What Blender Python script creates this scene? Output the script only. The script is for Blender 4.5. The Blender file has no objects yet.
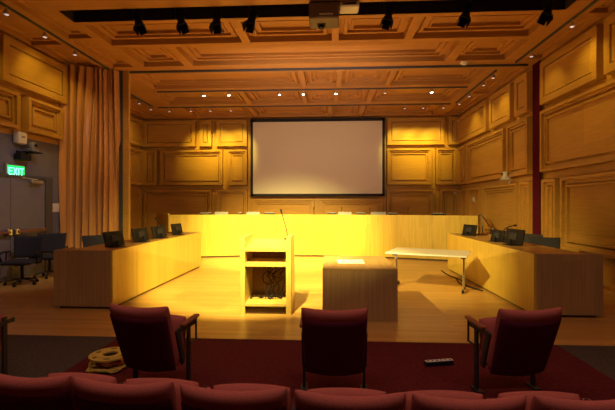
import bpy, bmesh, math, random
from mathutils import Vector, Matrix
from math import pi, sin, cos, tan, atan, radians
random.seed(4)
S = bpy.context.scene
COL = S.collection

# ------------------------------------------------------------------ materials
def new_mat(name):
    m = bpy.data.materials.new(name); m.use_nodes = True
    nt = m.node_tree; nt.nodes.clear()
    out = nt.nodes.new('ShaderNodeOutputMaterial'); b = nt.nodes.new('ShaderNodeBsdfPrincipled')
    nt.links.new(b.outputs[0], out.inputs[0])
    return m, nt, b
def plain(name, col, rough=.5, metal=0, noise=.12, scale=60, emit=None, estr=0, spec=.5):
    m, nt, b = new_mat(name)
    tc = nt.nodes.new('ShaderNodeTexCoord'); n = nt.nodes.new('ShaderNodeTexNoise')
    n.inputs['Scale'].default_value = scale; n.inputs['Detail'].default_value = 3
    nt.links.new(tc.outputs['Object'], n.inputs['Vector'])
    r = nt.nodes.new('ShaderNodeValToRGB')
    r.color_ramp.elements[0].position = .3; r.color_ramp.elements[1].position = .7
    r.color_ramp.elements[0].color = [c*(1-noise) for c in col]+[1]
    r.color_ramp.elements[1].color = [min(1, c*(1+noise)) for c in col]+[1]
    nt.links.new(n.outputs[0], r.inputs[0]); nt.links.new(r.outputs[0], b.inputs['Base Color'])
    b.inputs['Roughness'].default_value = rough; b.inputs['Metallic'].default_value = metal
    b.inputs['Specular IOR Level'].default_value = spec
    if emit:
        b.inputs['Emission Color'].default_value = list(emit)+[1]; b.inputs['Emission Strength'].default_value = estr
    return m
def wood(name, c0, c1, axis='z', rough=.38, across=28, along=1.2, bands=None, coat=.0, spec=.4):
    """grain runs along axis"""
    m, nt, b = new_mat(name)
    tc = nt.nodes.new('ShaderNodeTexCoord'); mp = nt.nodes.new('ShaderNodeMapping')
    nt.links.new(tc.outputs['Object'], mp.inputs[0])
    mp.inputs['Scale'].default_value = [along if a == axis else across for a in 'xyz']
    n = nt.nodes.new('ShaderNodeTexNoise'); n.inputs['Scale'].default_value = 1; n.inputs['Detail'].default_value = 5
    n.inputs['Roughness'].default_value = .6
    nt.links.new(mp.outputs[0], n.inputs['Vector'])
    r = nt.nodes.new('ShaderNodeValToRGB')
    r.color_ramp.elements[0].position = .32; r.color_ramp.elements[1].position = .68
    r.color_ramp.elements[0].color = list(c0)+[1]; r.color_ramp.elements[1].color = list(c1)+[1]
    nt.links.new(n.outputs[0], r.inputs[0])
    last = r.outputs[0]
    if bands:      # wide veneer leaves or planks of slightly different tone
        mp2 = nt.nodes.new('ShaderNodeMapping'); nt.links.new(tc.outputs['Object'], mp2.inputs[0])
        mp2.inputs['Scale'].default_value = [.25*bands if a == axis else bands for a in 'xyz']
        v = nt.nodes.new('ShaderNodeTexVoronoi'); v.distance = 'CHEBYCHEV'; v.inputs['Scale'].default_value = 1
        nt.links.new(mp2.outputs[0], v.inputs['Vector'])
        sp = nt.nodes.new('ShaderNodeSeparateColor'); nt.links.new(v.outputs['Color'], sp.inputs[0])
        mr = nt.nodes.new('ShaderNodeMapRange'); mr.inputs[3].default_value = .9; mr.inputs[4].default_value = 1.06
        nt.links.new(sp.outputs[0], mr.inputs[0])
        mx = nt.nodes.new('ShaderNodeVectorMath'); mx.operation = 'SCALE'
        nt.links.new(last, mx.inputs[0]); nt.links.new(mr.outputs[0], mx.inputs['Scale']); last = mx.outputs[0]
    nt.links.new(last, b.inputs['Base Color'])
    b.inputs['Roughness'].default_value = rough; b.inputs['Specular IOR Level'].default_value = spec
    b.inputs['Coat Weight'].default_value = coat; b.inputs['Coat Roughness'].default_value = .25
    return m
def floor_mat():
    m, nt, b = new_mat('stage_planks')
    tc = nt.nodes.new('ShaderNodeTexCoord')
    br = nt.nodes.new('ShaderNodeTexBrick')
    br.inputs['Scale'].default_value = 1; br.inputs['Brick Width'].default_value = 1.7
    br.inputs['Row Height'].default_value = .085; br.inputs['Mortar Size'].default_value = .0022
    br.inputs['Color1'].default_value = (.47, .255, .06, 1); br.inputs['Color2'].default_value = (.60, .345, .09, 1)
    br.inputs['Mortar'].default_value = (.28, .13, .035, 1)
    nt.links.new(tc.outputs['Object'], br.inputs[0])
    mp = nt.nodes.new('ShaderNodeMapping'); nt.links.new(tc.outputs['Object'], mp.inputs[0])
    mp.inputs['Scale'].default_value = (1.2, 30, 30)
    n = nt.nodes.new('ShaderNodeTexNoise'); n.inputs['Scale'].default_value = 1; n.inputs['Detail'].default_value = 4
    nt.links.new(mp.outputs[0], n.inputs['Vector'])
    mr = nt.nodes.new('ShaderNodeMapRange'); mr.inputs[3].default_value = .8; mr.inputs[4].default_value = 1.2
    nt.links.new(n.outputs[0], mr.inputs[0])
    mx = nt.nodes.new('ShaderNodeVectorMath'); mx.operation = 'SCALE'
    nt.links.new(br.outputs[0], mx.inputs[0]); nt.links.new(mr.outputs[0], mx.inputs['Scale'])
    nt.links.new(mx.outputs[0], b.inputs['Base Color'])
    b.inputs['Roughness'].default_value = .3; b.inputs['Specular IOR Level'].default_value = .45
    return m
WALL_Z = wood('wall_veneer', (.40, .20, .038), (.53, .285, .06), 'x', .36, 60, 1.6, .5)
WALL_SIDE = wood('side_wall_veneer', (.40, .20, .038), (.53, .285, .06), 'y', .36, 60, 1.6, .5)
CEIL = wood('ceiling_veneer', (.37, .165, .038), (.49, .235, .06), 'x', .45, 50, 1.0, .4)
FLOOR = floor_mat()
DESK = wood('desk_veneer', (.47, .315, .045), (.62, .425, .07), 'z', .4, 40, 1.0, 3)
DESK_TOP = wood('desk_top_veneer', (.46, .25, .07), (.60, .35, .11), 'x', .3, 40, 1.0, 3)
BOXW = wood('walnut_veneer', (.34, .205, .08), (.48, .30, .115), 'z', .4, 60, 1.0, 4)
LECT = wood('lectern_veneer', (.50, .34, .075), (.62, .43, .11), 'z', .4, 40, 1.0, 3)
DARKW = wood('shaded_plinth', (.05, .025, .01), (.08, .04, .015), 'x')  # recessed base darkened to carry the shadow line under the desks
REDC = plain('red_carpet', (.10, .013, .015), .95, noise=.35, scale=45, spec=.1)
GREYC = plain('grey_carpet', (.075, .058, .047), .95, noise=.25, scale=45, spec=.1)
GREYW = plain('grey_wall_paint', (.12, .115, .165), .7, noise=.05, scale=5)
DOORM = plain('grey_door_paint', (.15, .145, .20), .45, noise=.05, scale=4)
DOORF = plain('door_frame_paint', (.07, .065, .07), .45)
BLACK = plain('black_plastic', (.009, .008, .012), .6, noise=.2, spec=.25)
BLACKF = plain('black_fabric', (.035, .031, .038), .8, noise=.3, scale=120, spec=.25)
SLOTM = plain('slot_dark', (.02, .006, .008), .9)
SCRGREY = plain('screen_cloth', (.74, .67, .58), .9, noise=.02, scale=80, spec=.1)
SCRB = plain('screen_border', (.012, .008, .016), .8)
SEATF = plain('maroon_upholstery', (.36, .09, .07), .9, noise=.18, scale=160, spec=.2)
SEATB = plain('maroon_back_fabric', (.115, .014, .036), .92, noise=.25, scale=120, spec=.15)
ARMW = wood('armrest_wood', (.20, .06, .03), (.28, .09, .045), 'y', .4)
IRON = plain('dark_iron', (.03, .026, .026), .5, metal=.4)
STEEL = plain('brushed_steel', (.55, .53, .5), .28, metal=.9)
WHITE = plain('white_laminate', (.80, .74, .62), .4, noise=.03)
WHITEP = plain('white_plastic', (.62, .58, .52), .5, noise=.04)
GREYP = plain('grey_plastic', (.20, .18, .17), .5)
BEIGE = plain('beige_grey_metal', (.10, .07, .06), .5)
PAPER = plain('paper', (.9, .88, .84), .8, noise=.03)
PRINT = plain('printed_ink', (.35, .34, .36), .8)
GREEN = plain('exit_green', (.0, .25, .06), .6, emit=(.0, 1, .16), estr=1.1)
GREENL = plain('exit_letters', (.3, .9, .7), .6, emit=(.25, 1, .75), estr=1.5)
YEL = plain('yellow_plastic', (.55, .40, .07), .5)
ORC = plain('yellow_cable', (.60, .42, .05), .6)
ORC2 = plain('orange_cable', (.55, .16, .04), .6)
LENS = plain('lamp_lens', (1, .9, .7), .3, emit=(1, .86, .6), estr=30)
LENS2 = plain('dim_lamp_lens', (1, .9, .7), .3, emit=(1, .86, .9), estr=.5)
REDDR = plain('dark_red_velvet', (.085, .004, .016), .9, noise=.25, scale=30, spec=.15)
POSTG = plain('charcoal_trim', (.045, .045, .055), .6)
def curtain_mat():
    m, nt, b = new_mat('bronze_satin')
    tc = nt.nodes.new('ShaderNodeTexCoord'); mp = nt.nodes.new('ShaderNodeMapping')
    nt.links.new(tc.outputs['Object'], mp.inputs[0]); mp.inputs['Scale'].default_value = (9, 9, .5)
    n = nt.nodes.new('ShaderNodeTexNoise'); n.inputs['Scale'].default_value = 1; n.inputs['Detail'].default_value = 2
    nt.links.new(mp.outputs[0], n.inputs['Vector'])
    r = nt.nodes.new('ShaderNodeValToRGB')
    r.color_ramp.elements[0].color = (.38, .155, .045, 1); r.color_ramp.elements[1].color = (.60, .29, .085, 1)
    nt.links.new(n.outputs[0], r.inputs[0]); nt.links.new(r.outputs[0], b.inputs['Base Color'])
    b.inputs['Roughness'].default_value = .26; b.inputs['Sheen Weight'].default_value = .2
    return m
CURT = curtain_mat()

# ------------------------------------------------------------------ mesh helpers
def NB(): return bmesh.new()
def box(bm, c, s, bev=0, rot=None, seg=1):
    r = bmesh.ops.create_cube(bm, size=1)
    vs = r['verts']
    bmesh.ops.scale(bm, vec=Vector(s), verts=vs)
    if bev:
        es = list({e for v in vs for e in v.link_edges})
        rr = bmesh.ops.bevel(bm, geom=es, offset=bev, segments=seg, affect='EDGES', profile=.5)
        vs = list({v for f in rr['faces'] for v in f.verts} | {v for v in vs if v.is_valid})
        # gather the whole island
        seen = set(vs); st = list(vs)
        while st:
            v = st.pop()
            for e in v.link_edges:
                o = e.other_vert(v)
                if o not in seen: seen.add(o); st.append(o)
        vs = list(seen)
    M = Matrix.Translation(Vector(c))
    if rot is not None: M = M @ rot.to_4x4()
    bmesh.ops.transform(bm, matrix=M, verts=vs)
    return vs
def bx(bm, x0, x1, y0, y1, z0, z1, bev=0):
    return box(bm, ((x0+x1)/2, (y0+y1)/2, (z0+z1)/2), (abs(x1-x0), abs(y1-y0), abs(z1-z0)), bev)
def cyl(bm, p0, p1, r0, r1=None, n=16, caps=True):
    if r1 is None: r1 = r0
    p0, p1 = Vector(p0), Vector(p1); d = p1-p0
    q = d.to_track_quat('Z', 'Y').to_matrix()
    a, b = [], []
    for i in range(n):
        t = 2*pi*i/n; o = q @ Vector((cos(t), sin(t), 0))
        a.append(bm.verts.new(p0+o*r0)); b.append(bm.verts.new(p1+o*r1))
    for i in range(n):
        j = (i+1) % n; bm.faces.new((a[i], a[j], b[j], b[i]))
    if caps:
        bm.faces.new(a[::-1]); bm.faces.new(b)
def tube(bm, pts, r, n=8):
    pts = [Vector(p) for p in pts]; rings = []
    up = Vector((0, 0, 1))
    for i, p in enumerate(pts):
        t = (pts[min(i+1, len(pts)-1)]-pts[max(i-1, 0)]).normalized()
        u = up if abs(t.dot(up)) < .95 else Vector((1, 0, 0))
        a = t.cross(u).normalized(); b = t.cross(a).normalized()
        rings.append([bm.verts.new(p+(a*cos(2*pi*k/n)+b*sin(2*pi*k/n))*r) for k in range(n)])
    for A, B in zip(rings, rings[1:]):
        for k in range(n):
            j = (k+1) % n; bm.faces.new((A[k], A[j], B[j], B[k]))
    bm.faces.new(rings[0]); bm.faces.new(rings[-1])
def smooth_path(pts, n=6):
    pts = [Vector(p) for p in pts]; out = []
    P = [pts[0]]+pts+[pts[-1]]
    for i in range(1, len(P)-2):
        for k in range(n):
            t = k/n; a, b, c, d = P[i-1], P[i], P[i+1], P[i+2]
            out.append(.5*((2*b)+(c-a)*t+(2*a-5*b+4*c-d)*t*t+(3*b-a-3*c+d)*t**3))
    out.append(pts[-1]); return out
def lathe(bm, prof, n=20, M=None):
    rings = []
    vs = []
    for r, z in prof:
        ring = [bm.verts.new((r*cos(2*pi*k/n), r*sin(2*pi*k/n), z)) for k in range(n)] if r > 1e-5 else [bm.verts.new((0, 0, z))]
        rings.append(ring); vs += ring
    for A, B in zip(rings, rings[1:]):
        if len(A) == 1 and len(B) == 1: continue
        for k in range(n):
            j = (k+1) % n
            if len(A) == 1: bm.faces.new((A[0], B[k], B[j]))
            elif len(B) == 1: bm.faces.new((A[k], A[j], B[0]))
            else: bm.faces.new((A[k], A[j], B[j], B[k]))
    if M is not None: bmesh.ops.transform(bm, matrix=M, verts=vs)
def pad(bm, w, h, t, curve=0, n=18, m=14, taper=0, p=8, crown=0, M=None):
    """upholstered slab in the xz plane, thickness in y; curve > 0 pushes the middle to -y"""
    def side(s):
        g = []
        for j in range(m+1):
            row = []
            v = -cos(pi*j/m)          # -1..1, dense at the edges
            for i in range(n+1):
                u = -cos(pi*i/n)
                e = max(0, 1-abs(u)**p)**.5*max(0, 1-abs(v)**p)**.5
                ww = w/2*(1-taper*(1-v)/2)
                x = u*ww*(1-.02*abs(v)**6); z = v*h/2 + crown*(1-u*u)*(v > 0)*v*v
                y = s*t/2*e - curve*(1-u*u)
                row.append((x, y, z))
            g.append(row)
        return g
    F, B = side(1), side(-1); vf, vb = [], []; allv = []
    for j in range(m+1):
        a, b = [], []
        for i in range(n+1):
            v = bm.verts.new(F[j][i]); a.append(v); allv.append(v)
            if i in (0, n) or j in (0, m): b.append(v)
            else:
                v2 = bm.verts.new(B[j][i]); b.append(v2); allv.append(v2)
        vf.append(a); vb.append(b)
    for g, fl in ((vf, 0), (vb, 1)):
        for j in range(m):
            for i in range(n):
                q = [g[j][i], g[j][i+1], g[j+1][i+1], g[j+1][i]]
                if fl: q.reverse()
                try: bm.faces.new(q)
                except ValueError: pass
    if M is not None: bmesh.ops.transform(bm, matrix=M, verts=allv)
def obj(name, bm, mat, parent=None, smooth=False, loc=None):
    bmesh.ops.recalc_face_normals(bm, faces=bm.faces)
    me = bpy.data.meshes.new(name); bm.to_mesh(me); bm.free()
    me.materials.append(mat)
    if smooth:
        me.polygons.foreach_set('use_smooth', [True]*len(me.polygons))
        try: me.set_sharp_from_angle(angle=radians(40))
        except Exception: pass
    o = bpy.data.objects.new(name, me); COL.objects.link(o)
    if parent is not None: o.parent = parent
    if loc is not None: o.location = loc
    return o
def tag(o, label, cat, group=None):
    o['label'] = label; o['category'] = cat
    if group: o['group'] = group
    return o
def thing(name, label, cat, loc=(0, 0, 0), rz=0, group=None):
    o = bpy.data.objects.new(name, None); COL.objects.link(o)
    o.empty_display_size = .1
    o.location = loc; o.rotation_euler = (0, 0, rz)
    return tag(o, label, cat, group)
def struct(o):
    o['kind'] = 'structure'; return o
KIDS = {}
def dup(root, label, loc, rz=0, group=None):
    r = root.copy(); COL.objects.link(r); r.location = loc; r.rotation_euler = (0, 0, rz)
    r['label'] = label
    if group: r['group'] = group
    for ch in list(root.children):
        c = ch.copy(); COL.objects.link(c); c.parent = r
        for g in list(ch.children):
            d = g.copy(); COL.objects.link(d); d.parent = c
    return r

# ------------------------------------------------------------------ room shell
ZC = 5.35; XR = 5.45; XL = -7.0; XLS = -8.2; YB = 17.0; YS = 4.88; YP = 10.8
WP1 = [(0, 0), (.0, -.03), (.03, -.03), (.03, .17), (.19, .17), (.19, .09), (.22, .09), (.22, .15), (.25, .14)]
WP2 = [(0, 0), (.0, -.03), (.03, -.03), (.03, .17), (.10, .17), (.10, .11), (.16, .11), (.16, .04), (.22, .04), (.22, .12), (.26, .12), (.26, .07)]
WP3 = [(0, 0), (0, -.03), (.02, -.03), (.02, .13), (.09, .13), (.09, .06), (.17, .06), (.17, 0), (.20, 0), (.20, .10), (.24, .10), (.24, .04)]
CP = [(0, 0), (0, -.15), (.11, -.15), (.11, -.09), (.19, -.09), (.19, -.15), (.27, -.15), (.27, -.11), (.32, -.11), (.32, -.18)]
CP2 = [(0, 0), (0, -.10), (.08, -.10), (.09, -.06), (.15, -.06), (.16, -.1)]
def nested(bm, mp, rect, prof):
    u0, u1, v0, v1 = rect
    lim = min(u1-u0, v1-v0)*.42
    k = min(1, lim/prof[-1][0])
    prev = None
    for ins, h in prof:
        i = ins*k
        ring = [bm.verts.new(mp(*q, h)) for q in ((u0+i, v0+i), (u1-i, v0+i), (u1-i, v1-i), (u0+i, v1-i))]
        if prev:
            for a in range(4):
                b = (a+1) % 4; bm.faces.new((prev[a], prev[b], ring[b], ring[a]))
        prev = ring
    bm.faces.new(prev)
def panelled(name, mp, rect, panels, mat, holes=()):
    """surface with real framed panels; each panel is a child mesh; h is towards the room"""
    u0, u1, v0, v1 = rect
    rs = [p[0] for p in panels]+list(holes)
    us = sorted({u0, u1} | {round(min(max(x, u0), u1), 4) for r in rs for x in r[:2]})
    vs = sorted({v0, v1} | {round(min(max(x, v0), v1), 4) for r in rs for x in r[2:]})
    bm = NB(); V = {}
    def g(i, j):
        if (i, j) not in V: V[i, j] = bm.verts.new(mp(us[i], vs[j], 0))
        return V[i, j]
    for i in range(len(us)-1):
        for j in range(len(vs)-1):
            cu, cv = (us[i]+us[i+1])/2, (vs[j]+vs[j+1])/2
            if any(r[0] < cu < r[1] and r[2] < cv < r[3] for r in rs): continue
            bm.faces.new((g(i, j), g(i+1, j), g(i+1, j+1), g(i, j+1)))
    w = struct(obj(name, bm, mat))
    for rect_, prof in panels:
        b = NB(); nested(b, mp, rect_, prof); obj('panel', b, mat, w)
    return w
# back wall
P = []
for a, b in ((-8.05, -5.72), (-5.59, -5.02), (-4.86, -3.48), (2.38, 4.78), (4.9, 5.4)): P.append(((a, b, 4.13, 5.3), WP1))
P.append(((-3.3, 2.25, 5.33, 5.345), [(0, 0), (.001, 0)]))
P = P[:-1]
for a, b in ((-8.05, -7.42), (-7.3, -4.54), (-4.38, -3.48), (2.38, 4.26), (4.38, 5.3)): P.append(((a, b, 2.47, 4.03), WP2))
for a, b in ((-8.05, -5.04), (-4.86, -3.48), (2.38, 4.37), (4.58, 5.35)): P.append(((a, b, .4, 2.32), WP3))
for a, b in ((-3.32, -.62), (-.45, 2.25)): P.append(((a, b, .4, 1.93), WP3))
panelled('wall_back', lambda u, v, h: (u, YB-h, v), (XLS, XR, 0, ZC+.3), P, WALL_Z)
# right wall
P = []
for a, b in ((13.84, 16.9), (12.02, 13.6), (11.0, 11.8), (8.2, 10.4), (5.4, 8.05), (2.4, 5.2)): P.append(((a, b, 4.13, 5.25), WP1))
for a, b in ((16.0, 16.9), (12.5, 15.8), (11.0, 12.3), (5.9, 10.4), (2.4, 5.7)): P.append(((a, b, 2.45, 4.03), WP2))
for a, b in ((15.95, 16.9), (14.55, 15.8), (11.75, 14.35), (11.0, 11.6), (9.75, 10.4), (6.3, 9.58), (2.4, 6.1)): P.append(((a, b, .62, 2.3), WP3))
panelled('wall_right', lambda u, v, h: (XR-h, u, v), (-3, YB, 0, ZC+.3), P, WALL_SIDE)
# left outer wall: panelling above, grey paint below
P = []
for a, b in ((8.0, 10.1), (5.3, 7.9), (2.4, 5.1)): P.append(((a, b, 4.25, 5.28), WP1))
for a, b in ((8.72, 9.93), (7.2, 8.5), (4.9, 7.0)): P.append(((a, b, 3.3, 4.15), WP2))
panelled('wall_left', lambda u, v, h: (XL+h, u, v), (-3, YP, 3.2, ZC+.3), P, WALL_SIDE)
bm = NB(); bx(bm, XL-.1, XL, -3, YP, 0, 3.2); struct(obj('wall_left_lower', bm, GREYW))
P = []
for a, b in ((14.6, 16.9), (12.2, 14.4)): P.append(((a, b, 4.13, 5.3), WP1)); P.append(((a, b, 2.47, 4.03), WP2)); P.append(((a, b, .4, 2.32), WP3))
panelled('wall_left_stage', lambda u, v, h: (XLS+h, u, v), (YP, YB, 0, ZC+.3), P, WALL_SIDE)
bm = NB(); bx(bm, XLS-.1, XL, YP, YP+.1, 0, ZC+.3); struct(obj('wall_left_return', bm, WALL_Z))
bm = NB(); bx(bm, XL-.1, XR+.1, -3.1, -3, 0, ZC+.3); struct(obj('wall_rear', bm, GREYW))
# ceiling
def cm(u, v, h): return (u, v, ZC-h)
P = []
def row(xs, y0, y1, prof=CP):
    for a, b in xs: P.append(((a, b, y0, y1), prof))
row([(-5.05, -1.98), (-1.80, .05), (.2, 1.66), (1.84, 4.35)], 7.98, 9.02)
row([(-4.95, -3.85), (-3.62, 2.95), (3.2, 4.45)], 9.2, 10.45)
row([(-6.9, -6.15)], 7.2, 8.9, CP2); row([(-6.9, -6.15)], 9.0, 10.5, CP2); row([(-6.9, -6.15)], 4.5, 7.0, CP2)
row([(-5.8, -5.25)], 6.4, 8.6, CP2); row([(-5.8, -5.25)], 8.75, 10.45, CP2)
row([(4.98, 5.35)], 5.0, 8.0, CP2); row([(4.98, 5.35)], 8.2, 10.4, CP2)
row([(-5, -2), (-1.8, 1.6), (1.8, 4.4)], 4.2, 6.2)
panelled('ceiling', cm, (XL, XR, -3, YP), P, CEIL, holes=[(-5.15, 4.45, 7.36, 7.82)])
P = []
row([(-5.6, -.88), (-.72, .2), (.36, 1.7), (1.86, 4.3)], 11.1, 12.5)
row([(-5.9, -3.0), (-2.82, -.95), (-.8, .15), (.3, 1.3), (1.48, 4.25)], 13.0, 14.5)
row([(-5.6, -3.15), (-2.95, -.05), (.12, 1.15), (1.35, 4.2)], 14.95, 16.7)
row([(-7.8, -6.75)], 11.2, 13.6, CP2); row([(-7.8, -6.75)], 13.8, 16.7, CP2)
row([(4.72, 5.3)], 11.2, 13.6, CP2); row([(4.72, 5.3)], 13.8, 16.7, CP2)
panelled('ceiling_stage', cm, (XLS, XR, YP, YB), P, CEIL)
bm = NB()   # lighting slot: a deep dark trough above the ceiling
for q in ((-5.15, 4.45, 7.34, 7.36, ZC, ZC+.5), (-5.15, 4.45, 7.82, 7.84, ZC, ZC+.5), (-5.17, -5.15, 7.34, 7.84, ZC, ZC+.5),
          (4.45, 4.47, 7.34, 7.84, ZC, ZC+.5), (-5.17, 4.47, 7.34, 7.84, ZC+.5, ZC+.52)): bx(bm, *q)
struct(obj('trim_slot', bm, SLOTM))
bm = NB(); bx(bm, XLS-.1, XR+.1, -3.1, YB+.1, ZC+.6, ZC+.65); struct(obj('ceiling_slab', bm, SLOTM))
# portal trim
bm = NB(); bx(bm, -5.52, 5.2, 10.77, 10.83, ZC-.05, ZC+.0); struct(obj('trim_header', bm, POSTG))
bm = NB(); bx(bm, -5.79, -5.69, 10.72, 10.8, 0, ZC); struct(obj('trim_post', bm, POSTG))
bm = NB(); bx(bm, -5.69, -5.53, 10.74, 10.84, 0, ZC); struct(obj('trim_jamb', bm, WALL_Z))
# floors
bm = NB(); bx(bm, XLS, XR, YS, YB, -.1, 0); struct(obj('floor', bm, FLOOR))
bm = NB(); bx(bm, -2.63, 2.68, -3, YS-.002, -.1, -.004); struct(obj('floor_aisle_carpet', bm, REDC))
bm = NB(); bx(bm, XL, -2.63, -3, YS-.002, -.1, -.004); struct(obj('floor_carpet_left', bm, GREYC))
bm = NB(); bx(bm, 2.68, XR, -3, YS-.002, -.1, -.004); struct(obj('floor_carpet_right', bm, GREYC))
bm = NB(); bx(bm, XR-.05, XR, YS, YB-.05, 0, .5); bx(bm, XR-.07, XR-.04, YS, YB-.05, .5, .53); struct(obj('baseboard_right', bm, WALL_SIDE))
bm = NB(); bx(bm, XLS, XR-.07, YB-.04, YB, 0, .3); struct(obj('baseboard_back', bm, WALL_Z))
# doors in the left wall
d = bpy.data.objects.new('door_1', None); COL.objects.link(d); d.location = (XL, 8.37, 0); struct(d)
for s in (-1, 1):
    b = NB(); bx(b, .0, .045, .006*s if s > 0 else -1.05, 1.05 if s > 0 else -.006, .01, 2.26, .004); obj('door_leaf', b, DOORM, d)
b = NB()
bx(b, 0, .07, 1.05, 1.29, 0, 2.33); bx(b, 0, .07, -1.29, -1.05, 0, 2.33); bx(b, 0, .07, -1.05, 1.05, 2.26, 2.33); obj('door_frame', b, DOORF, d)
for s in (-1, 1):
    b = NB(); y0, y1 = (.1, .98) if s > 0 else (-.98, -.1)
    box(b, (.13, (y0+y1)/2, 1.06), (.045, y1-y0, .06), .01); h = obj('panic_bar', b, ARMW, d)
    b = NB(); box(b, (.085, .1*s, 1.06), (.09, .12, .14), .02); box(b, (.08, .94*s, 1.06), (.08, .08, .08), .01); obj('latch_case', b, STEEL, h)
b = NB(); box(b, (.11, .68, 2.19), (.08, .36, .075), .01); tube(b, [(.12, .6, 2.2), (.3, .45, 2.22), (.08, .3, 2.27)], .012, 6); obj('door_closer', b, STEEL, d)
b = NB(); bx(b, 0, .16, -1.05, 1.05, 0.001, .014); obj('threshold', b, STEEL, d)

# ------------------------------------------------------------------ projection screen
t = thing('projection_screen', 'large blank projection screen with black border on the panelled back wall', 'screen', (-.52, YB-.23, 2.02))
W, Hs = 5.62, 3.26
b = NB(); bx(b, -W/2+.1, W/2-.1, -.01, .02, .1, Hs-.13); obj('screen_cloth', b, SCRGREY, t)
b = NB()
bx(b, -W/2, -W/2+.1, -.03, .05, 0, Hs); bx(b, W/2-.1, W/2, -.03, .05, 0, Hs); bx(b, -W/2, W/2, -.03, .05, 0, .1); bx(b, -W/2, W/2, -.03, .05, Hs-.13, Hs)
for x in (-2, 0, 2): bx(b, x-.05, x+.05, .02, .23, .4, Hs-.4)
obj('border', b, SCRB, t)

# ------------------------------------------------------------------ left curtain, right curtain
def drape(name, pts_fn, n, zs, mat):
    bm = NB(); G = []
    for z in zs: G.append([bm.verts.new(pts_fn(i/n, z)) for i in range(n+1)])
    for A, B in zip(G, G[1:]):
        for i in range(n): bm.faces.new((A[i], A[i+1], B[i+1], B[i]))
    return obj(name, bm, mat, None, True)
def lc(u, z):
    k = z/ZC
    x = -6.97 + 1.20*u
    wob = .75*sin(k*2.3+u*4)+.25*sin(k*6+u*9)
    ph = 2*pi*(9*u + .28*sin(6*u+2.4*k) + wob*.5)
    y = 10.02 + .62*u**.7 + .105*sin(ph) + .05*sin(2.3*ph+1+k*2)*(.4+.6*u) + .04*sin(5*u+3*k)
    return (x+.03*cos(ph), y, z)
cv = drape('stage_curtain', lc, 200, [.02+i*(ZC-.05)/24 for i in range(25)], CURT)
tag(cv, 'tall gathered bronze brown stage curtain beside the grey double doors', 'curtain')
def rc(u, z):
    ph = 2*pi*3.5*u
    return (5.36-.05*abs(sin(ph)), 10.47+.34*u, z)
cv = drape('stage_curtain', rc, 60, [.02+i*(ZC-.05)/8 for i in range(9)], REDDR)
cv.modifiers.new('s', 'SOLIDIFY').thickness = .02
tag(cv, 'narrow dark red stage curtain bunched against the panelled right wall', 'curtain')

# ------------------------------------------------------------------ back desk (curved dais desk)
t = thing('council_desk', 'long curved light wood council desk across the back of the stage', 'desk')
front = [(-5.95, 13.5), (-4.93, 12.02)]
arc = [(-4.93, 12.02), (-3.95, 12.3), (-2.6, 12.6), (-.95, 12.76), (.7, 12.66), (2.1, 12.35), (3.0, 12.05), (4.22, 11.65)]
arcs = [(p.x, p.y) for p in smooth_path([(a, b, 0) for a, b in arc], 5)]
def ribbon(bm, pts, z0, z1, th):
    """vertical wall of thickness th behind the line pts"""
    n = len(pts); off = []
    for i, (x, y) in enumerate(pts):
        x0, y0 = pts[max(i-1, 0)]; x1, y1 = pts[min(i+1, n-1)]
        dx, dy = x1-x0, y1-y0; L = math.hypot(dx, dy); off.append((x-dy/L*th, y+dx/L*th))
    rows = []
    for (a, b_), (c, d_) in zip(pts, off):
        rows.append([bm.verts.new(q) for q in ((a, b_, z0), (a, b_, z1), (c, d_, z1), (c, d_, z0))])
    for A, B in zip(rows, rows[1:]):
        for k in range(4):
            j = (k+1) % 4; bm.faces.new((A[k], B[k], B[j], A[j]))
    bm.faces.new(rows[0]); bm.faces.new(rows[-1])
b = NB(); ribbon(b, arcs, .05, 1.345, .05); obj('front_panel', b, DESK, t)
b = NB(); ribbon(b, [front[0], (-4.97, 12.06)], .0, 1.385, .05); obj('end_panel', b, DESK, t)
b = NB(); ribbon(b, [(4.22, 11.65), (4.75, 12.9)], 0, 1.345, .05); obj('end_panel', b, DESK, t)
b = NB(); ribbon(b, [(x, y+.052) for x, y in arcs], 1.25, 1.285, .8); obj('desktop', b, DESK_TOP, t)
b = NB(); ribbon(b, [(x, y+.03) for x, y in arcs], 0, .06, .03); obj('plinth', b, DARKW, t)
# stage platform behind it
bm = NB(); bx(bm, -5, 4.2, 13.7, 16.9, 0, .45); struct(obj('floor_dais', bm, FLOOR))

def arc_y(x):
    for (a, b_), (c, d_) in zip(arcs, arcs[1:]):
        if a <= x <= c: return b_+(d_-b_)*(x-a)/(c-a)
    return 12.3
# ------------------------------------------------------------------ side desks
def side_desk(name, label, s, x_in, x_out, y0, y1, dx=0):
    t = thing(name, label, 'desk', (0, 0, 0))
    b = NB(); box(b, (x_in+s*.02, (y0+y1)/2, .485), (.04, y1-y0, .89), .003); obj('front_panel', b, DESK, t)
    b = NB(); bx(b, x_in+s*.04, x_out-s*.04, y0, y0+.04, .04, .93); obj('end_panel', b, BOXW, t)
    b = NB(); bx(b, x_in+s*.04, x_out-s*.04, y1-.04, y1, .04, .93); obj('end_panel', b, BOXW, t)
    b = NB(); bx(b, x_out-s*.04, x_out, y0, y0+.5, .04, .93); obj('back_panel', b, BOXW, t)
    b = NB(); bx(b, x_out-s*.04, x_out, y1-.5, y1, .04, .93); obj('back_panel', b, BOXW, t)
    b = NB(); bx(b, x_in+s*.04, x_out-s*.04, y0+.04, y1-.04, .86, .90); obj('desktop', b, DESK_TOP, t)
    b = NB(); bx(b, x_in+s*.04, x_out-s*.08, y0+.04, y1-.04, 0, .045); obj('plinth', b, DARKW, t)
    return t
side_desk('council_desk', 'left side desk running up the stage with four black monitors on it', -1, -3.42, -4.39, 6.14, 10.5)
side_desk('council_desk', 'right side desk running up the stage in front of a dark red curtain', 1, 3.0, 3.98, 6.05, 10.35)

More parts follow.
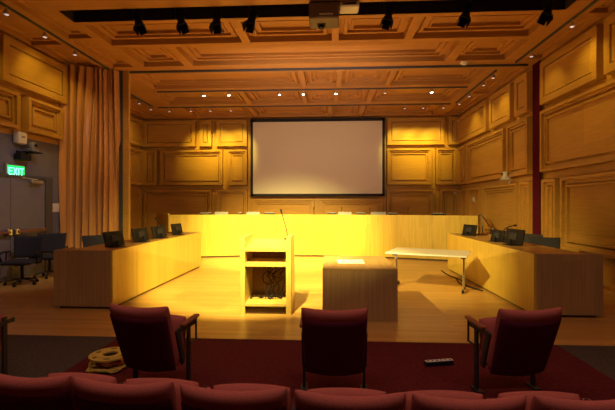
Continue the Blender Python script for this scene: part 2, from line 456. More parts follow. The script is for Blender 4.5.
# ------------------------------------------------------------------ monitors
def make_monitor(label, loc, rz, w=.52, h=.31, tilt=10, group='black desk monitors', z_lift=.09):
    t = thing('monitor', label, 'monitor', loc, rz, group)
    R = Matrix.Translation((0, 0, z_lift)) @ Matrix.Rotation(radians(tilt), 4, 'X')
    b = NB(); vs = box(b, (0, 0, h/2), (w, .035, h), .008); bmesh.ops.transform(b, matrix=R, verts=b.verts); obj('screen', b, BLACK, t)
    b = NB(); box(b, (0, -.024, h*.5), (w*.4, .02, h*.45), .006); bmesh.ops.transform(b, matrix=R, verts=b.verts); obj('rear_housing', b, BLACKF, t)
    b = NB(); box(b, (0, -.02, .007), (w*.5, .2, .014), .004); cyl(b, (0, -.05, .01), (0, -.045, z_lift+.1), .02, n=10); obj('stand', b, BLACK, t)
    return t
# rear of a monitor is its local -y
names = ['nearest the audience', 'second from the audience', 'third from the audience, just before the microphone', 'farthest from the audience, by the curved desk']
for i, y in enumerate((6.95, 7.95, 8.85, 9.9)):
    make_monitor('black monitor on the left side desk, '+names[i], (-3.82, y, .90), radians(90+(-8, -4, -4, -6)[i]), w=(.5, .56, .58, .5)[i], h=.27, tilt=-12, z_lift=.015)
make_monitor('black monitor farthest up the right side desk, beside the metal handrail', (3.42, 10.05, .90), radians(-72), w=.5, h=.27, tilt=-12, z_lift=.0)
make_monitor('small black monitor on the right desk, just behind the largest one', (3.42, 8.4, .90), radians(-80), w=.42, h=.24, tilt=-12, z_lift=.0)
make_monitor('largest black monitor on the right side desk, next to the office chair', (3.42, 7.68, .90), radians(-85), w=.6, h=.29, tilt=-12, z_lift=.015)

# ------------------------------------------------------------------ office chairs
def make_task_chair(label, loc, rz, group=None):
    """faces local +y"""
    t = thing('office_chair', label, 'chair', loc, rz, group)
    b = NB(); pad(b, .60, .50, .09, M=Matrix.Translation((0, .03, .47)) @ Matrix.Rotation(radians(-90), 4, 'X')); obj('seat', b, BLACKF, t, True)
    b = NB(); pad(b, .60, .46, .06, curve=.05, taper=.10, p=10, M=Matrix.Translation((0, -.24, .76)) @ Matrix.Rotation(radians(10), 4, 'X')); obj('backrest', b, BLACKF, t, True)
    for s in (-1, 1):
        b = NB(); tube(b, smooth_path([(s*.2, -.05, .43), (s*.33, -.05, .45), (s*.345, -.08, .6), (s*.33, -.06, .67)], 4), .015)
        tube(b, smooth_path([(s*.33, -.16, .67), (s*.33, 0, .675), (s*.32, .15, .67), (s*.34, .17, .60), (s*.33, .08, .46)], 4), .017)
        obj('armrest', b, BLACK, t, True)
    b = NB(); cyl(b, (0, 0, .1), (0, 0, .44), .028, n=12); box(b, (0, -.02, .42), (.2, .3, .04), .01)
    tube(b, [(0, -.1, .42), (0, -.27, .45), (0, -.28, .6)], .02); obj('gas_column', b, BLACK, t, True)
    for k in range(5):
        a = 2*pi*k/5+.3; c, s = cos(a), sin(a)
        b = NB(); tube(b, [(0, 0, .12), (c*.15, s*.15, .105), (c*.29, s*.29, .075)], .018); lg = obj('base_leg', b, IRON, t, True)
        b = NB(); q = Vector((-s, c, 0))*.022
        p = Vector((c*.29, s*.29, .031)); cyl(b, p-q, p+q, .03, n=12); obj('caster', b, BLACK, lg, True)
    return t
OC = 'black office chairs'
c0 = make_task_chair('black office chair with its front turned to us before the grey double doors', (-6.38, 7.98, 0), radians(192), OC)
dup(c0, 'black office chair tucked behind another, between the grey doors and the bronze curtain', (-6.42, 8.85, 0), radians(205), OC)
dup(c0, 'black office chair behind the left side desk, in front of the bronze curtain', (-4.95, 8.45, 0.0), radians(-125), OC)
dup(c0, 'black office chair with a wide back nearest us behind the right side desk', (4.32, 8.3, 0), radians(155), OC)
dup(c0, 'black office chair mostly hidden behind the largest monitor of the right desk', (4.4, 9.4, 0), radians(110), OC)

# ------------------------------------------------------------------ microphones
def gooseneck(label, loc, pts, r=.011):
    t = thing('gooseneck_microphone', label, 'microphone', loc, 0, 'gooseneck microphones')
    b = NB(); pts = smooth_path(pts, 5); tube(b, pts, r, 6); obj('neck', b, BLACK, t, True)
    b = NB(); p, q = pts[-1], pts[-1]+(pts[-1]-pts[-3]).normalized()*.06; cyl(b, p, q, r*1.6, r*2, 8); obj('microphone_head', b, BLACK, t, True)
    b = NB(); lathe(b, [(0, 0), (.06, 0), (.06, .02), (.02, .035), (0, .035)], 14); obj('base', b, BLACK, t, True)
    return t
gooseneck('gooseneck microphone bending up between the third and last monitors of the left desk', (-3.98, 9.35, .90), [(0, 0, .02), (-.01, 0, .2), (-.12, -.05, .40)])
gooseneck('gooseneck microphone on the right desk curving away from the handrail', (3.75, 8.95, .90), [(0, 0, .02), (.02, 0, .16), (.12, 0, .26), (.26, 0, .30)])
gooseneck('thin gooseneck microphone leaning left at the rear of the lectern', (-.67, 6.40, 1.095), [(0, 0, .02), (-.01, -.02, .12), (-.04, -.04, .25), (-.09, -.06, .43)], .008)
for lab, x in (('to the right of the lectern microphone', -.52), ('second from the left, behind the walnut box desk', .4), ('third from the left', 1.3), ('by itself toward the right end', 2.45)):
    gooseneck('small microphone above the curved back desk, '+lab, (x, arc_y(x)+.45, 1.285), [(0, 0, .02), (0, -.02, .12), (0, -.06, .235)], .006)

# ------------------------------------------------------------------ things on the back desk
G1 = 'white and black consoles on the curved back desk'
def console(label, x0, x1):
    x = (x0+x1)/2; w = x1-x0
    t = thing('desk_console', label, 'console', (x, arc_y(x)+.2, 1.285), 0, G1)
    b = NB(); box(b, (0, 0, .05), (w, .16, .1), .01); obj('body', b, BLACK, t)
    b = NB(); box(b, (0, .0, .112), (w*.96, .14, .02), .006, Matrix.Rotation(radians(8), 3, 'X')); obj('cover', b, GREYP, t)
    return t
for lab, a, c in (('leftmost on the curved back desk', -4.1, -3.74), ('smallest one, left of the lectern', -2.96, -2.83),
                  ('just left of the lectern microphone', -2.12, -1.78), ('first one right of the lectern', -.09, .22),
                  ('above the white paper sheet', .83, 1.14), ('touching the widest grey monitor', 1.82, 2.12), ('rightmost on the curved back desk', 3.08, 3.44)):
    console('low black console with white top, '+lab, a, c)
for lab, x, w in (('leftmost of the curved back desk', -3.5, .44), ('above the left side of the lectern', -2.5, .44), ('above the walnut box desk', .5, .44), ('widest on the curved back desk', 1.56, .5)):
    m = make_monitor('grey monitor just showing over the desk front, '+lab, (x, arc_y(x)+.35, 1.285), pi, w=w, h=.13, tilt=25, group='low monitors on the curved back desk', z_lift=.02)
    for ch in m.children:
        if ch.name.startswith('screen') or ch.name.startswith('rear'): ch.data.materials[0] = GREYP

# ------------------------------------------------------------------ lectern
t = thing('lectern', 'tall open light wood lectern with shelves, brightly lit at stage centre', 'lectern', (-.96, 5.96, 0))
w = .385
for s in (-1, 1):
    b = NB()
    x0, x1 = (s*w, s*(w-.075))
    prof = [(0, .0), (.62, 0), (.62, 1.18), (0, 1.17)]
    A = [b.verts.new((x0, y, z)) for y, z in prof]; B = [b.verts.new((x1, y, z)) for y, z in prof]
    b.faces.new(A); b.faces.new(B)
    for k in range(4): b.faces.new((A[k], A[(k+1) % 4], B[(k+1) % 4], B[k]))
    obj('side_panel', b, LECT, t)
b = NB(); wi = w-.075
A = [b.verts.new((x, y, z)) for x, y, z in ((-wi, .01, .95), (wi, .01, .95), (wi, .6, 1.04), (-wi, .6, 1.04), (-wi, .01, 1.0), (wi, .01, 1.0), (wi, .6, 1.09), (-wi, .6, 1.09))]
for f in ((0, 1, 2, 3), (4, 5, 6, 7), (0, 1, 5, 4), (1, 2, 6, 5), (2, 3, 7, 6), (3, 0, 4, 7)): b.faces.new([A[i] for i in f])
obj('sloping_top', b, LECT, t)
b = NB(); bx(b, -wi, wi, .01, .58, .72, .78, .003); obj('shelf', b, LECT, t)
b = NB(); bx(b, -wi, wi, -.01, .58, .13, .175, .003); obj('shelf', b, LECT, t)
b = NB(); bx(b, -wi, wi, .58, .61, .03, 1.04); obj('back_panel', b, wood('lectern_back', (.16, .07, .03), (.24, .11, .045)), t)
b = NB(); bx(b, -wi, wi, .06, .1, .0, .09); obj('toe_board', b, DARKW, t)
LP = (-.96, 5.96)
b = NB()
for k in range(6):
    x = random.uniform(-.05, .22); pts = []
    for q in range(7):
        pts.append((x+random.uniform(-.07, .07), .3+random.uniform(-.1, .15), .70-.075*q if q < 6 else .19))
    tube(b, smooth_path(pts, 4), .006, 5)
pts = [(.0+.09*cos(a*.9), .3, .5+.1*sin(a*.9)) for a in range(9)]; tube(b, smooth_path(pts, 3), .008, 5)
pts = [(-.28+.05*q, .25+.05*(q % 2), .19+.02*(q % 3)) for q in range(11)]; tube(b, smooth_path(pts, 3), .011, 5)
o = obj('cable', b, BLACK, None, True, (LP[0], LP[1], 0)); tag(o, 'tangle of black cables hanging inside the open lectern', 'cable')

# ------------------------------------------------------------------ box desk + paper
t = thing('box_desk', 'low dark walnut box desk with a paper sheet on top, right of the lectern', 'desk', (.43, 5.7, 0))
W2, D2, H2 = .53, 1.42, .75
b = NB(); bx(b, -W2, W2, 0, .03, .0, H2-.03); obj('front_panel', b, BOXW, t)
for s in (-1, 1):
    b = NB(); bx(b, s*W2, s*(W2-.03), .03, D2, 0, H2-.03); obj('side_panel', b, BOXW, t)
b = NB(); bx(b, -W2, W2, 0, D2, H2-.03, H2, .003); obj('desktop', b, wood('walnut_top', (.36, .205, .07), (.50, .30, .11), 'y', .35, 60, 1.0, 4), t)
o = NB(); box(o, (0, 0, .0015), (.20, .28, .003)); box(o, (.205, 0, .0015), (.20, .28, .003), rot=Matrix.Rotation(.05, 3, 'Z'))
t = thing('paper_sheet', 'white printed sheets lying on the walnut box desk', 'paper', (.34, 6.38, .751), radians(3))
o.free()
for k in (0, 1):
    b = NB(); box(b, (-.11+.21*k, .01*k, .0015), (.205, .42, .003), rot=Matrix.Rotation(-.05*k, 3, 'Z')); sh = obj('sheet', b, PAPER, t)
    b = NB()
    for r in range(9): box(b, (-.11+.21*k, -.14+.034*r, .0034), (.15 if r % 3 else .1, .008, .0006))
    obj('print', b, PRINT, sh)

# ------------------------------------------------------------------ folding table
A, Bp = Vector((1.08, 7.86, 0)), Vector((2.46, 7.29, 0))
dirx = (Bp-A).normalized(); ang = math.atan2(dirx.y, dirx.x); nrm = Vector((-dirx.y, dirx.x, 0))
L = (Bp-A).length; Dp = 1.0; cen = (A+Bp)/2+nrm*Dp/2
t = thing('folding_table', 'white topped folding table on metal legs standing at an angle on stage', 'table', cen, ang)
b = NB(); box(b, (0, 0, .715), (L, Dp, .03), .006); obj('tabletop', b, WHITE, t)
for s in (-1, 1):
    x = s*(L/2-.1)
    b = NB(); cyl(b, (x, 0, .69), (x, 0, .06), .025, n=14); lg = obj('leg', b, STEEL, t, True)
    b = NB(); tube(b, [(x, -.2, .06), (x, 0, .09), (x, .2, .06)], .022); obj('foot', b, STEEL, lg, True)
    b = NB(); box(b, (x, 0, .665), (.09, .3, .06), .01); obj('hinge_bracket', b, BLACK, t)
    for q in (-1, 1):
        b = NB(); cyl(b, (x-.02, q*.2, .032), (x+.02, q*.2, .032), .031, n=12); obj('caster', b, BLACK, t, True)
b = NB(); tube(b, [(-L/2+.1, 0, .66), (L/2-.1, 0, .66)], .016); obj('cross_rail', b, STEEL, t, True)

# cable on floor by right desk
b = NB(); tube(b, smooth_path([(2.80, 10.2, .012), (2.78, 9.5, .012), (2.86, 8.9, .012), (2.80, 8.35, .012), (2.9, 7.9, .012)], 5), .012, 6)
tube(b, smooth_path([(2.80, 9.0, .012), (2.72, 8.5, .012), (2.80, 8.1, .012), (2.92, 7.8, .012)], 5), .012, 6)
o = obj('cable', b, BLACK, None, True); tag(o, 'black cables lying on the floor along the right side desk', 'cable')

# ------------------------------------------------------------------ handrail
t = thing('handrail', 'brushed metal handrail sloping down behind the right side desk', 'handrail', (0, 0, 0))
b = NB(); tube(b, [(4.99, 13.6, 1.34), (4.97, 13.3, 1.30), (4.78, 12.2, .99), (4.72, 11.85, .98)], .02, 8); obj('rail', b, STEEL, t, True)
for p in ((4.72, 11.85), (4.97, 13.3)):
    b = NB(); cyl(b, (p[0], p[1], 0), (p[0], p[1], .97 if p[1] < 13 else 1.3), .022, n=10); obj('post', b, STEEL, t, True)

# ------------------------------------------------------------------ theatre seats
def make_seat(label, loc, rz, arms, group, k=1.0, back=SEATB, legs=True, bw=.55, cv=.045, cr=0):
    """faces local +y, origin on the floor at the standards"""
    t = thing('theatre_seat', label, 'seat', loc, rz, group)
    Mb = Matrix.Translation((0, -.19, .535*k)) @ Matrix.Rotation(radians(20), 4, 'X')
    b = NB(); pad(b, bw, .60*k, .085, curve=cv, taper=.08, p=12, n=24, m=18, crown=cr, M=Mb)
    obj('backrest', b, SEATF, t, True)
    b = NB(); pad(b, bw-.015, .55*k, .03, curve=cv+.002, taper=.08, p=16, n=20, m=10, M=Mb @ Matrix.Translation((0, -.036, -.045))); obj('rear_shell', b, back, t, True)
    Mc = Matrix.Translation((0, .06 if legs else .10, (.43 if legs else .425)*k)) @ Matrix.Rotation(radians(-8), 4, 'X')
    b = NB(); pad(b, .46, .40*k, .13, curve=.0, p=7, n=20, m=16, crown=.015, M=Mc); obj('seat_cushion', b, SEATF, t, True)
    for s in (-1, 1):
        if not legs and s not in arms: continue
        b = NB(); x = s*.268
        if legs:
            box(b, (x, .06, .31), (.022, .05, .60), .004); box(b, (x, .02, .56), (.022, .30, .04), .004)
            box(b, (x, .05, .012), (.06, .14, .022), .004)
            box(b, (x, -.09, .42), (.02, .06, .34), .004, Matrix.Rotation(radians(18), 3, 'X'))
        else: box(b, (x, .06, .30), (.022, .05, .58), .004); box(b, (x, .03, .58), (.022, .2, .03), .004)
        obj('standard', b, IRON, t)
        if s in arms:
            b = NB(); box(b, (x*1.03, .07, .575*k if not legs else .605), (.055 if legs else .045, .29 if legs else .16, .03), .012, Matrix.Rotation(radians(4), 3, 'X'), 2)
            ar = obj('armrest', b, ARMW if legs else SEATF, t, True)
            if legs:
                b = NB(); box(b, (x*1.03, .19, .50), (.016, .016, .20), .003); box(b, (x*1.03, .13, .40), (.016, .14, .016), .003); obj('arm_bracket', b, IRON, ar)
    return t
FS = 'maroon theatre seats standing alone before the stage'
make_seat('maroon theatre seat with right armrest, beside the yellow cable reel', (-1.55, 3.54, 0), radians(-8), (1,), FS)
make_seat('middle maroon theatre seat facing the walnut box desk', (.04, 3.54, 0), radians(0), (-1,), FS)
make_seat('maroon theatre seat with left armrest, right of the power strip', (1.58, 3.62, 0), radians(9), (-1,), FS)
make_seat('dark theatre seat cut by the left edge, on the grey carpet', (-3.28, 3.5, 0), radians(-2), (), FS)
NR = 'nearest row of maroon theatre seats'
near = [(-1.51, 'first from the left, cut by the frame'), (-.985, 'second from the left, below the cable reel'), (-.455, 'third from the left'),
        (.095, 'fourth from the left, below the middle single seat'), (.64, 'fifth from the left, below the power strip'), (1.185, 'sixth and last, cut by the right edge')]
for i, (x, lab) in enumerate(near):
    make_seat('theatre seat back of the nearest row, '+lab, (x-(.02 if i < 2 else 0), 2.15+(.10, .06, .03, .02, .03, .05)[i], (-.015, -.018, -.024, -.03, -.035, -.035)[i]), radians((-5, -3, -1, 0, 1, 3)[i]), (1,) if i else (-1, 1), NR, k=.99, legs=False, bw=.53, cv=.038, cr=-.006)

# ------------------------------------------------------------------ cable reel, power strip
t = thing('cable_reel', 'yellow cable reel lying flat on the carpet beside the left maroon seat', 'cable reel', (-2.24, 3.98, 0), .3)
for z, nm in ((.02, 'lower_flange'), (.115, 'upper_flange')):
    b = NB(); R0, R1, n = .19, .07, 36
    outer = []; th = .014
    # ring with four round-ish openings: built from an outer ring, an inner ring and four spokes
    def ring(ri, ro):
        lathe(b, [(ri, z), (ro, z), (ro, z+th), (ri, z+th), (ri, z)], n)
    ring(.17, .2); ring(.07, .13)
    for k in range(6):
        a = 2*pi*k/6; box(b, (.15*cos(a), .15*sin(a), z+th/2), (.06, .10, th*.9), 0, Matrix.Rotation(a, 3, 'Z'))
    obj(nm, b, YEL, t, True)
b = NB(); cyl(b, (0, 0, .0), (0, 0, .115), .06, n=20); obj('drum', b, BLACK, t, True)
b = NB()
pts = [((.085+.016*(i % 40)/10)*cos(i*.5), (.085+.016*(i % 40)/10)*sin(i*.5), .045+.055*((i*7) % 50)/50) for i in range(120)]
tube(b, smooth_path(pts, 2), .009, 5); obj('wound_cable', b, ORC2, t, True)
b = NB(); pts = [((.20+.03*sin(i*1.7))*cos(i*.33), (.20+.03*sin(i*1.3))*sin(i*.33), .012+.012*(i % 3)) for i in range(44)]
tube(b, smooth_path(pts, 2), .008, 5); obj('loose_cable', b, ORC, t, True)
t = thing('power_strip', 'short power strip with six outlets lying on the red carpet', 'power strip', (1.13, 4.2, -.004), radians(13))
b = NB(); box(b, (0, 0, .024), (.30, .06, .048), .006); obj('body', b, BLACK, t)
b = NB(); box(b, (0, 0, .049), (.295, .05, .004)); cv = obj('outlet_plate', b, WHITEP, t)
b = NB()
for k in range(6): box(b, (-.12+.048*k, 0, .0515), (.016, .022, .002), .0)
obj('outlets', b, BLACK, cv)

# ------------------------------------------------------------------ wall devices on the left
t = thing('exit_sign', 'glowing green EXIT sign above the grey double doors', 'exit sign', (XL, 8.5, 2.23))
b = NB(); box(b, (.03, 0, .17), (.06, .54, .31), .01); obj('housing', b, GREYP, t)
b = NB(); box(b, (.063, 0, .165), (.008, .48, .25)); obj('sign_face', b, GREEN, t)
b = NB()
def bar(y0, z0, y1, z1, th=.03):
    a = math.atan2(z1-z0, y1-y0); Lb = math.hypot(y1-y0, z1-z0)
    box(b, (.069, (y0+y1)/2, (z0+z1)/2), (.006, Lb, th), 0, Matrix.Rotation(a, 3, 'X'))
zb, zt = .085, .245; zm = (zb+zt)/2
y = -.20; bar(y, zb, y, zt); [bar(y, q, y+.09, q, .026) for q in (zb+.01, zm, zt-.01)]
y = -.075; bar(y, zb, y+.09, zt); bar(y, zt, y+.09, zb)
y = .065; bar(y, zb, y, zt)
y = .15; bar(y-.05, zt-.01, y+.06, zt-.01, .026); bar(y+.005, zb, y+.005, zt)
obj('letters', b, GREENL, t)
t = thing('wall_speaker', 'small white box mounted on grey wall above the camera and EXIT sign', 'speaker', (XL, 8.58, 3.0))
b = NB(); box(b, (.09, 0, .15), (.16, .26, .27), .04, None, 3); obj('body', b, WHITEP, t, True)
b = NB(); box(b, (.172, 0, .17), (.006, .1, .04)); obj('badge', b, GREYP, t)
b = NB(); box(b, (.01, 0, .15), (.03, .1, .1)); obj('bracket', b, GREYP, t)
def ptz(label, loc, rz, mat, base):
    t = thing('security_camera', label, 'camera', loc, rz)
    b = NB(); box(b, (0, .13, .0), (.34, .26, .025), .006); box(b, (0, .02, -.06), (.04, .04, .12), .0); obj('shelf_bracket', b, base, t)
    b = NB(); box(b, (0, .13, .05), (.22, .18, .075), .02, None, 2); obj('base', b, mat, t, True)
    b = NB(); lathe(b, [(0, .24), (.05, .235), (.08, .2), (.085, .14), (.07, .09), (0, .085)], 18, Matrix.Translation((0, .13, 0))); hd = obj('camera_head', b, mat, t, True)
    b = NB(); cyl(b, (0, .20, .16), (0, .235, .16), .035, n=14); obj('lens', b, BLACK, hd, True)
    return t
ptz('grey camera on a bracket over the EXIT sign and doors', (XL+.02, 8.87, 2.86), radians(-90), GREYP, BLACK)
t = thing('wall_projector', 'black box on a bracket between the grey camera and EXIT sign', 'wall box', (XL, 8.62, 2.62))
b = NB(); box(b, (.12, 0, .11), (.2, .3, .14), .02); obj('body', b, BLACK, t)
b = NB(); box(b, (.02, 0, .15), (.05, .1, .2), .005); obj('bracket', b, BLACK, t)
ptz('white camera on a small bracket high on the right panelled wall', (XR-.12, 12.15, 2.40), radians(90), WHITEP, WHITEP)
def plate(label, loc, rz, w=.14, h=.2, n=2):
    t = thing('light_switch', label, 'switch', loc, rz)
    b = NB(); box(b, (0, .006, 0), (w, .012, h), .004); obj('plate', b, WHITEP, t)
    b = NB()
    for k in range(n): box(b, ((k-(n-1)/2)*w*.42, .015, 0), (w*.16, .012, h*.35), .002)
    obj('rocker', b, WHITEP, t)
plate('white switch plate on grey wall between the doors and bronze curtain', (XL, 9.86, 1.58), radians(-90), .26, .22)
plate('cream switch plate on the right panelled wall above the handrail', (XR-.05, 15.3, 1.86), radians(90), .22, .2)
plate('small pale switch plate at the right end of back wall', (5.2, YB-.05, 2.15), radians(180), .08, .12, 1)
t = thing('smoke_detector', 'round white smoke detector on the wooden ceiling near right track', 'smoke detector', (3.5, 10.6, ZC))
b = NB(); lathe(b, [(0, -.06), (.05, -.058), (.085, -.035), (.1, -.0), (0, 0)], 20); obj('body', b, WHITEP, t, True)
b = NB(); lathe(b, [(.1, -.0), (.115, -.001), (.115, -.012), (.1, -.014)], 20); obj('rim', b, WHITEP, t, True)

# ------------------------------------------------------------------ projector and vent in the slot
t = thing('ceiling_projector', 'boxy brown grey projector hanging under the ceiling light slot', 'projector', (-.1, 7.4, 5.0))
b = NB(); box(b, (0, .06, .18), (.55, .46, .30), .02); obj('body', b, BEIGE, t)
b = NB(); box(b, (.04, -.175, .10), (.25, .006, .022)); obj('trim_strip', b, WHITEP, t)
b = NB(); cyl(b, (-.05, .12, .05), (-.05, .12, -.03), .06, .055, 18); box(b, (-.05, .12, .035), (.16, .16, .03), .01); obj('lens', b, BLACK, t, True)
b = NB(); cyl(b, (0, .06, .32), (0, .06, .86), .03, n=10); obj('mount_pole', b, BLACK, t, True)
t = thing('ceiling_speaker', 'flat pale grey unit mounted beside the ceiling projector', 'ceiling unit', (.36, 7.33, 5.24))
b = NB(); box(b, (0, .08, .05), (.36, .3, .10), .02); box(b, (0, .1, .3), (.05, .05, .5)); obj('body', b, WHITEP, t)
b = NB(); box(b, (0, -.075, .055), (.25, .01, .035)); obj('grille', b, BLACK, t)

# ------------------------------------------------------------------ stage spot lights in the slot
def aim(loc, tgt): return (Vector(tgt)-Vector(loc)).to_track_quat('-Z', 'Y')
def add_spot(name, loc, tgt, W, size, blend=.5, col=(1, .72, .36), r=.06):
    l = bpy.data.lights.new(name, 'SPOT'); l.energy = W; l.spot_size = radians(size); l.spot_blend = blend; l.color = col; l.shadow_soft_size = r
    o = bpy.data.objects.new(name, l); COL.objects.link(o); o.location = loc
    o.rotation_mode = 'QUATERNION'; o.rotation_quaternion = aim(loc, tgt); return o
FG = 'black theatre spotlights in the ceiling slot'
def fixture(label, x, lean):
    """can leaning sideways; local -z is the beam"""
    t = thing('stage_spotlight', label, 'spotlight', (x, 7.58, 5.50), 0, FG)
    M = Matrix.Translation((0, 0, -.2)) @ Matrix.Rotation(radians(lean), 4, 'Y') @ Matrix.Rotation(radians(-22), 4, 'X')
    b = NB(); lathe(b, [(0, .12), (.045, .12), (.06, .08), (.06, -.02), (.052, -.03), (.052, -.05), (.078, -.16), (.085, -.2), (.075, -.2), (.06, -.1), (0, -.08)], 16, M); can = obj('lamp_housing', b, BLACK, t, True)
    b = NB()
    for sx in (-1, 1): box(b, (sx*.08, 0, -.235), (.006, .14, .09), 0, Matrix.Rotation(radians(-sx*14), 3, 'Y'))
    for sy in (-1, 1): box(b, (0, sy*.08, -.225), (.12, .006, .07), 0, Matrix.Rotation(radians(sy*20), 3, 'X'))
    bmesh.ops.transform(b, matrix=M, verts=b.verts); obj('barn_doors', b, BLACK, can)
    b = NB(); tube(b, [(-.075, 0, -.2), (-.075, 0, -.04), (0, 0, .0), (.075, 0, -.04), (.075, 0, -.2)], .009, 6); cyl(b, (0, 0, 0), (0, 0, .3), .016, n=8); obj('yoke', b, IRON, t, True)
    b = NB(); box(b, (0, -.055, -.03), (.09, .04, .045), .008, None, 1); obj('highlight_clamp', b, STEEL, t); t.scale = (1.2, 1.2, 1.2)  # steel clamp enlarged at the front to supply the can's silver highlights
for lab, x, lean in (('farthest left, tilted right', -3.72, -24), ('second from left, tilted right', -2.88, -22), ('third from left, hanging straight', -2.16, -3),
                     ('left of the projector, tilted left', -1.46, 12), ('right of the projector, tilted left', 1.12, 14),
                     ('second from right, tilted left', 2.55, 22), ('farthest right, tilted left', 4.02, 28)):
    fixture('black ceiling spotlight with barn doors, '+lab, x, lean)
b = NB(); bx(b, -5.1, 4.4, 7.59, 7.65, 5.78, 5.83); o = obj('lighting_track', b, BLACK); tag(o, 'black lighting pipe inside the dark ceiling slot', 'track')

# ------------------------------------------------------------------ small track lamps
def make_track_lamp(lens, body):
    t = thing('track_light', 'x', 'track light', (0, 0, 0))
    b = NB(); cyl(b, (0, 0, 0), (0, 0, -.05), .012, n=6); lathe(b, [(0, -.05), (.03, -.052), (.05, -.12), (.052, -.14), (.042, -.14), (.035, -.12), (0, -.12)], 14); obj('housing', b, body, t, True)
    b = NB(); lathe(b, [(0, -.125), (.025, -.128), (.04, -.135), (.025, -.15), (0, -.155)], 12); obj('lens', b, lens, t, True)
    return t
protoB = make_track_lamp(LENS, STEEL); protoD = make_track_lamp(LENS2, STEEL)
usedp = set()
def lamp(pr, label, loc, group):
    if id(pr) not in usedp:
        usedp.add(id(pr)); pr.location = loc; pr['label'] = label; pr['group'] = group; return pr
    return dup(pr, label, loc, 0, group)
def track(label, p0, p1):
    b = NB(); p0, p1 = Vector(p0), Vector(p1); d = p1-p0
    box(b, (p0+p1)/2, (d.length, .045, .035), 0, Matrix.Rotation(math.atan2(d.y, d.x), 3, 'Z'))
    tag(obj('lighting_track', b, POSTG), label, 'track')
zt = ZC-.018
track('dark lighting track along the ceiling above the left outer wall', (-5.98, 4.5, zt), (-5.98, 10.5, zt))
track('dark lighting track along the ceiling above the right outer wall', (4.80, 4.5, zt), (4.80, 10.6, zt))
track('dark lighting track across the middle of stage ceiling', (-5.6, 12.75, zt), (4.3, 12.75, zt))
track('dark lighting track across the rear of stage ceiling', (-6.5, 14.82, zt), (4.4, 14.82, zt))
track('dark lighting track along the left side of stage ceiling', (-6.62, 11.2, zt), (-6.62, 14.7, zt))
track('dark lighting track along the right side of stage ceiling', (4.55, 11.2, zt), (4.55, 14.7, zt))
zl = ZC-.03
ordn = ['first', 'second', 'third', 'fourth', 'fifth', 'sixth', 'seventh', 'eighth']
for i, x in enumerate((-4.06, -3.24, -1.6, -.83, .2, 1.75, 3.2)):
    lamp(protoB if i != 5 else protoD, 'glowing track lamp on the middle stage ceiling track, %s from left' % ordn[i], (x, 12.75, zl), 'lamps on the middle stage track')
    add_spot('lamp_beam', (x, 12.75, zl-.17), (x*.9, 13.6, 1.0), 45, 75, .8)
for i, x in enumerate((-6.05, -5.22, -4.48, -3.69, 2.75, 3.42, 4.15)):
    lamp(protoD, 'small lamp on the rear stage ceiling track, %s from left' % ordn[i], (x, 14.82, zl), 'lamps on the rear stage track')
    if i > 0 : add_spot('wall_washer', (x, 15.3, zl-.1), (x-.25 if x < 0 else x+.25, 17, 3.85), 300, 58, .9, (1, .76, .08))
for i, y in enumerate((12.65, 13.6, 14.5)):
    lamp(protoD, 'small lamp on the left stage ceiling track, %s nearest' % ordn[i], (-6.62, y, zl), 'lamps on the left stage track')
for i, y in enumerate((11.4, 12.1, 13.3, 14.3)):
    lamp(protoD, 'small lamp on the right stage ceiling track, %s nearest' % ordn[i], (4.55, y, zl), 'lamps on the right stage track')
for i, y in enumerate((7.1, 8.1, 9.1)):
    lamp(protoD, 'small lamp on the ceiling track over the left outer wall, %s nearest' % ordn[i], (-5.98, y, zl), 'lamps over the left outer wall')
for i, y in enumerate((7.0, 8.2, 9.8)):
    lamp(protoD, 'small lamp on the ceiling track over the right outer wall, %s nearest' % ordn[i], (4.80, y, zl), 'lamps over the right outer wall')
Y1 = (1, .74, .1)
add_spot('wall_washer', (-5.98, 8.6, 5.2), (-7, 9.0, 4.4), 34, 80, .9, Y1)
add_spot('wall_washer', (-5.98, 7.2, 5.2), (-7, 7.6, 4.0), 34, 80, .9, Y1)
add_spot('wall_washer', (-5.98, 9.4, 5.2), (-7, 9.9, 4.0), 26, 80, .9, Y1)
add_spot('wall_washer', (4.6, 8.2, 5.2), (5.4, 8.5, 3.95), 42, 90, .9, Y1)
add_spot('wall_washer', (4.6, 7.0, 5.2), (5.4, 7.2, 3.95), 36, 90, .9, Y1)
add_spot('wall_washer', (4.6, 9.7, 5.2), (5.4, 9.9, 3.5), 30, 90, .9, Y1)
for y in (12.4, 13.6, 14.8): add_spot('wall_washer', (4.5, y, 5.2), (5.4, y+.1, 4.0), 46, 90, .9, Y1)
for y in (13.6, 15.0): add_spot('wall_washer', (-6.62, y, 5.2), (-8, y+.4, 4.0), 60, 90, .9, Y1)

add_spot('curtain_wash', (-5.9, 7.6, 5.2), (-6.4, 10.3, 3.0), 100, 60, .8, (1, .66, .26))
add_spot('curtain_wash', (-5.2, 8.6, 5.2), (-6.2, 10.3, 1.0), 60, 60, .8, (1, .68, .28))
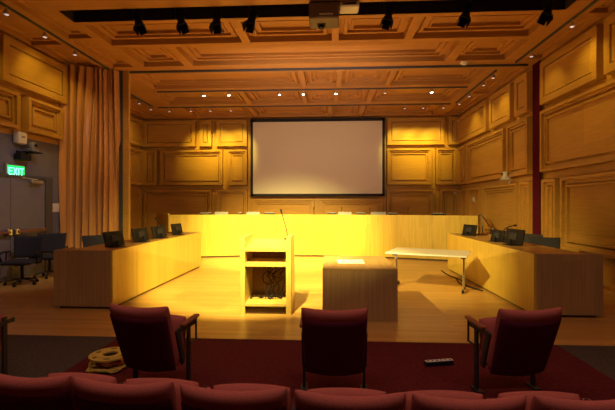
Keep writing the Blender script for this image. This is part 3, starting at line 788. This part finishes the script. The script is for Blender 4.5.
# ------------------------------------------------------------------ stage spots and added fill lights
K = (1, .80, .25)
add_spot('stage_key', (-1.2, 2.8, 5.2), (-1.5, 8.1, .3), 6200, 40, .5, K, .03)
add_spot('stage_key_left', (-3.6, 3.2, 5.2), (1.6, 9.4, .6), 4500, 42, .7, K, .05)
add_spot('stage_key_right', (3.6, 3.0, 5.2), (-1.6, 9.0, .5), 4500, 40, .7, K, .05)
add_spot('desk_wash', (-1.1, 7.9, 5.1), (-1.4, 12.4, .9), 7500, 62, .9, (1, .81, .22), .08)
def area(name, loc, tgt, W, sx, sy, col):
    l = bpy.data.lights.new(name, 'AREA'); l.shape = 'RECTANGLE'; l.size = sx; l.size_y = sy; l.energy = W; l.color = col
    o = bpy.data.objects.new(name, l); COL.objects.link(o); o.location = loc; o.rotation_mode = 'QUATERNION'; o.rotation_quaternion = aim(loc, tgt)
    o.visible_camera = False
    return o
area('house_fill', (0, 1.9, 5.1), (0, 2.1, 0), 100, 6, 1.2, (1, .66, .54))  # unseen area fill added above the seats, no fixture here
add_spot('door_fill', (-3.6, 6.4, 5.0), (-6.9, 8.7, 1.0), 230, 48, .8, (1, .84, .78), .1)  # added spot without a fixture, brightens the doors and chairs
area('screen_fill', (-.5, 9.5, 4.4), (-.5, 17, 3.4), 60, 4, .6, (1, .8, .68))
area('bounce_light', (0, 8, .6), (0, 9, 5.3), 70, 7, 5, (1, .62, .32))
area('stage_fill', (-.5, 13.4, 2.2), (-.5, 14.5, 5.2), 35, 8, 2, (1, .62, .32))
w = bpy.data.worlds.new('w'); S.world = w; w.use_nodes = True
w.node_tree.nodes['Background'].inputs[0].default_value = (.9, .6, .9, 1); w.node_tree.nodes['Background'].inputs[1].default_value = .07

# ------------------------------------------------------------------ camera
c = bpy.data.cameras.new('camera'); co = bpy.data.objects.new('camera', c); COL.objects.link(co)
c.sensor_fit = 'HORIZONTAL'; c.sensor_width = 36; c.lens = 36*400/615
co.location = (0, 0, 1.65); co.rotation_euler = (pi/2, 0, atan(22/400))
c.clip_start = .05; S.camera = co
S.view_settings.view_transform = 'Standard'
S.view_settings.look = 'None'
S.view_settings.exposure = 0
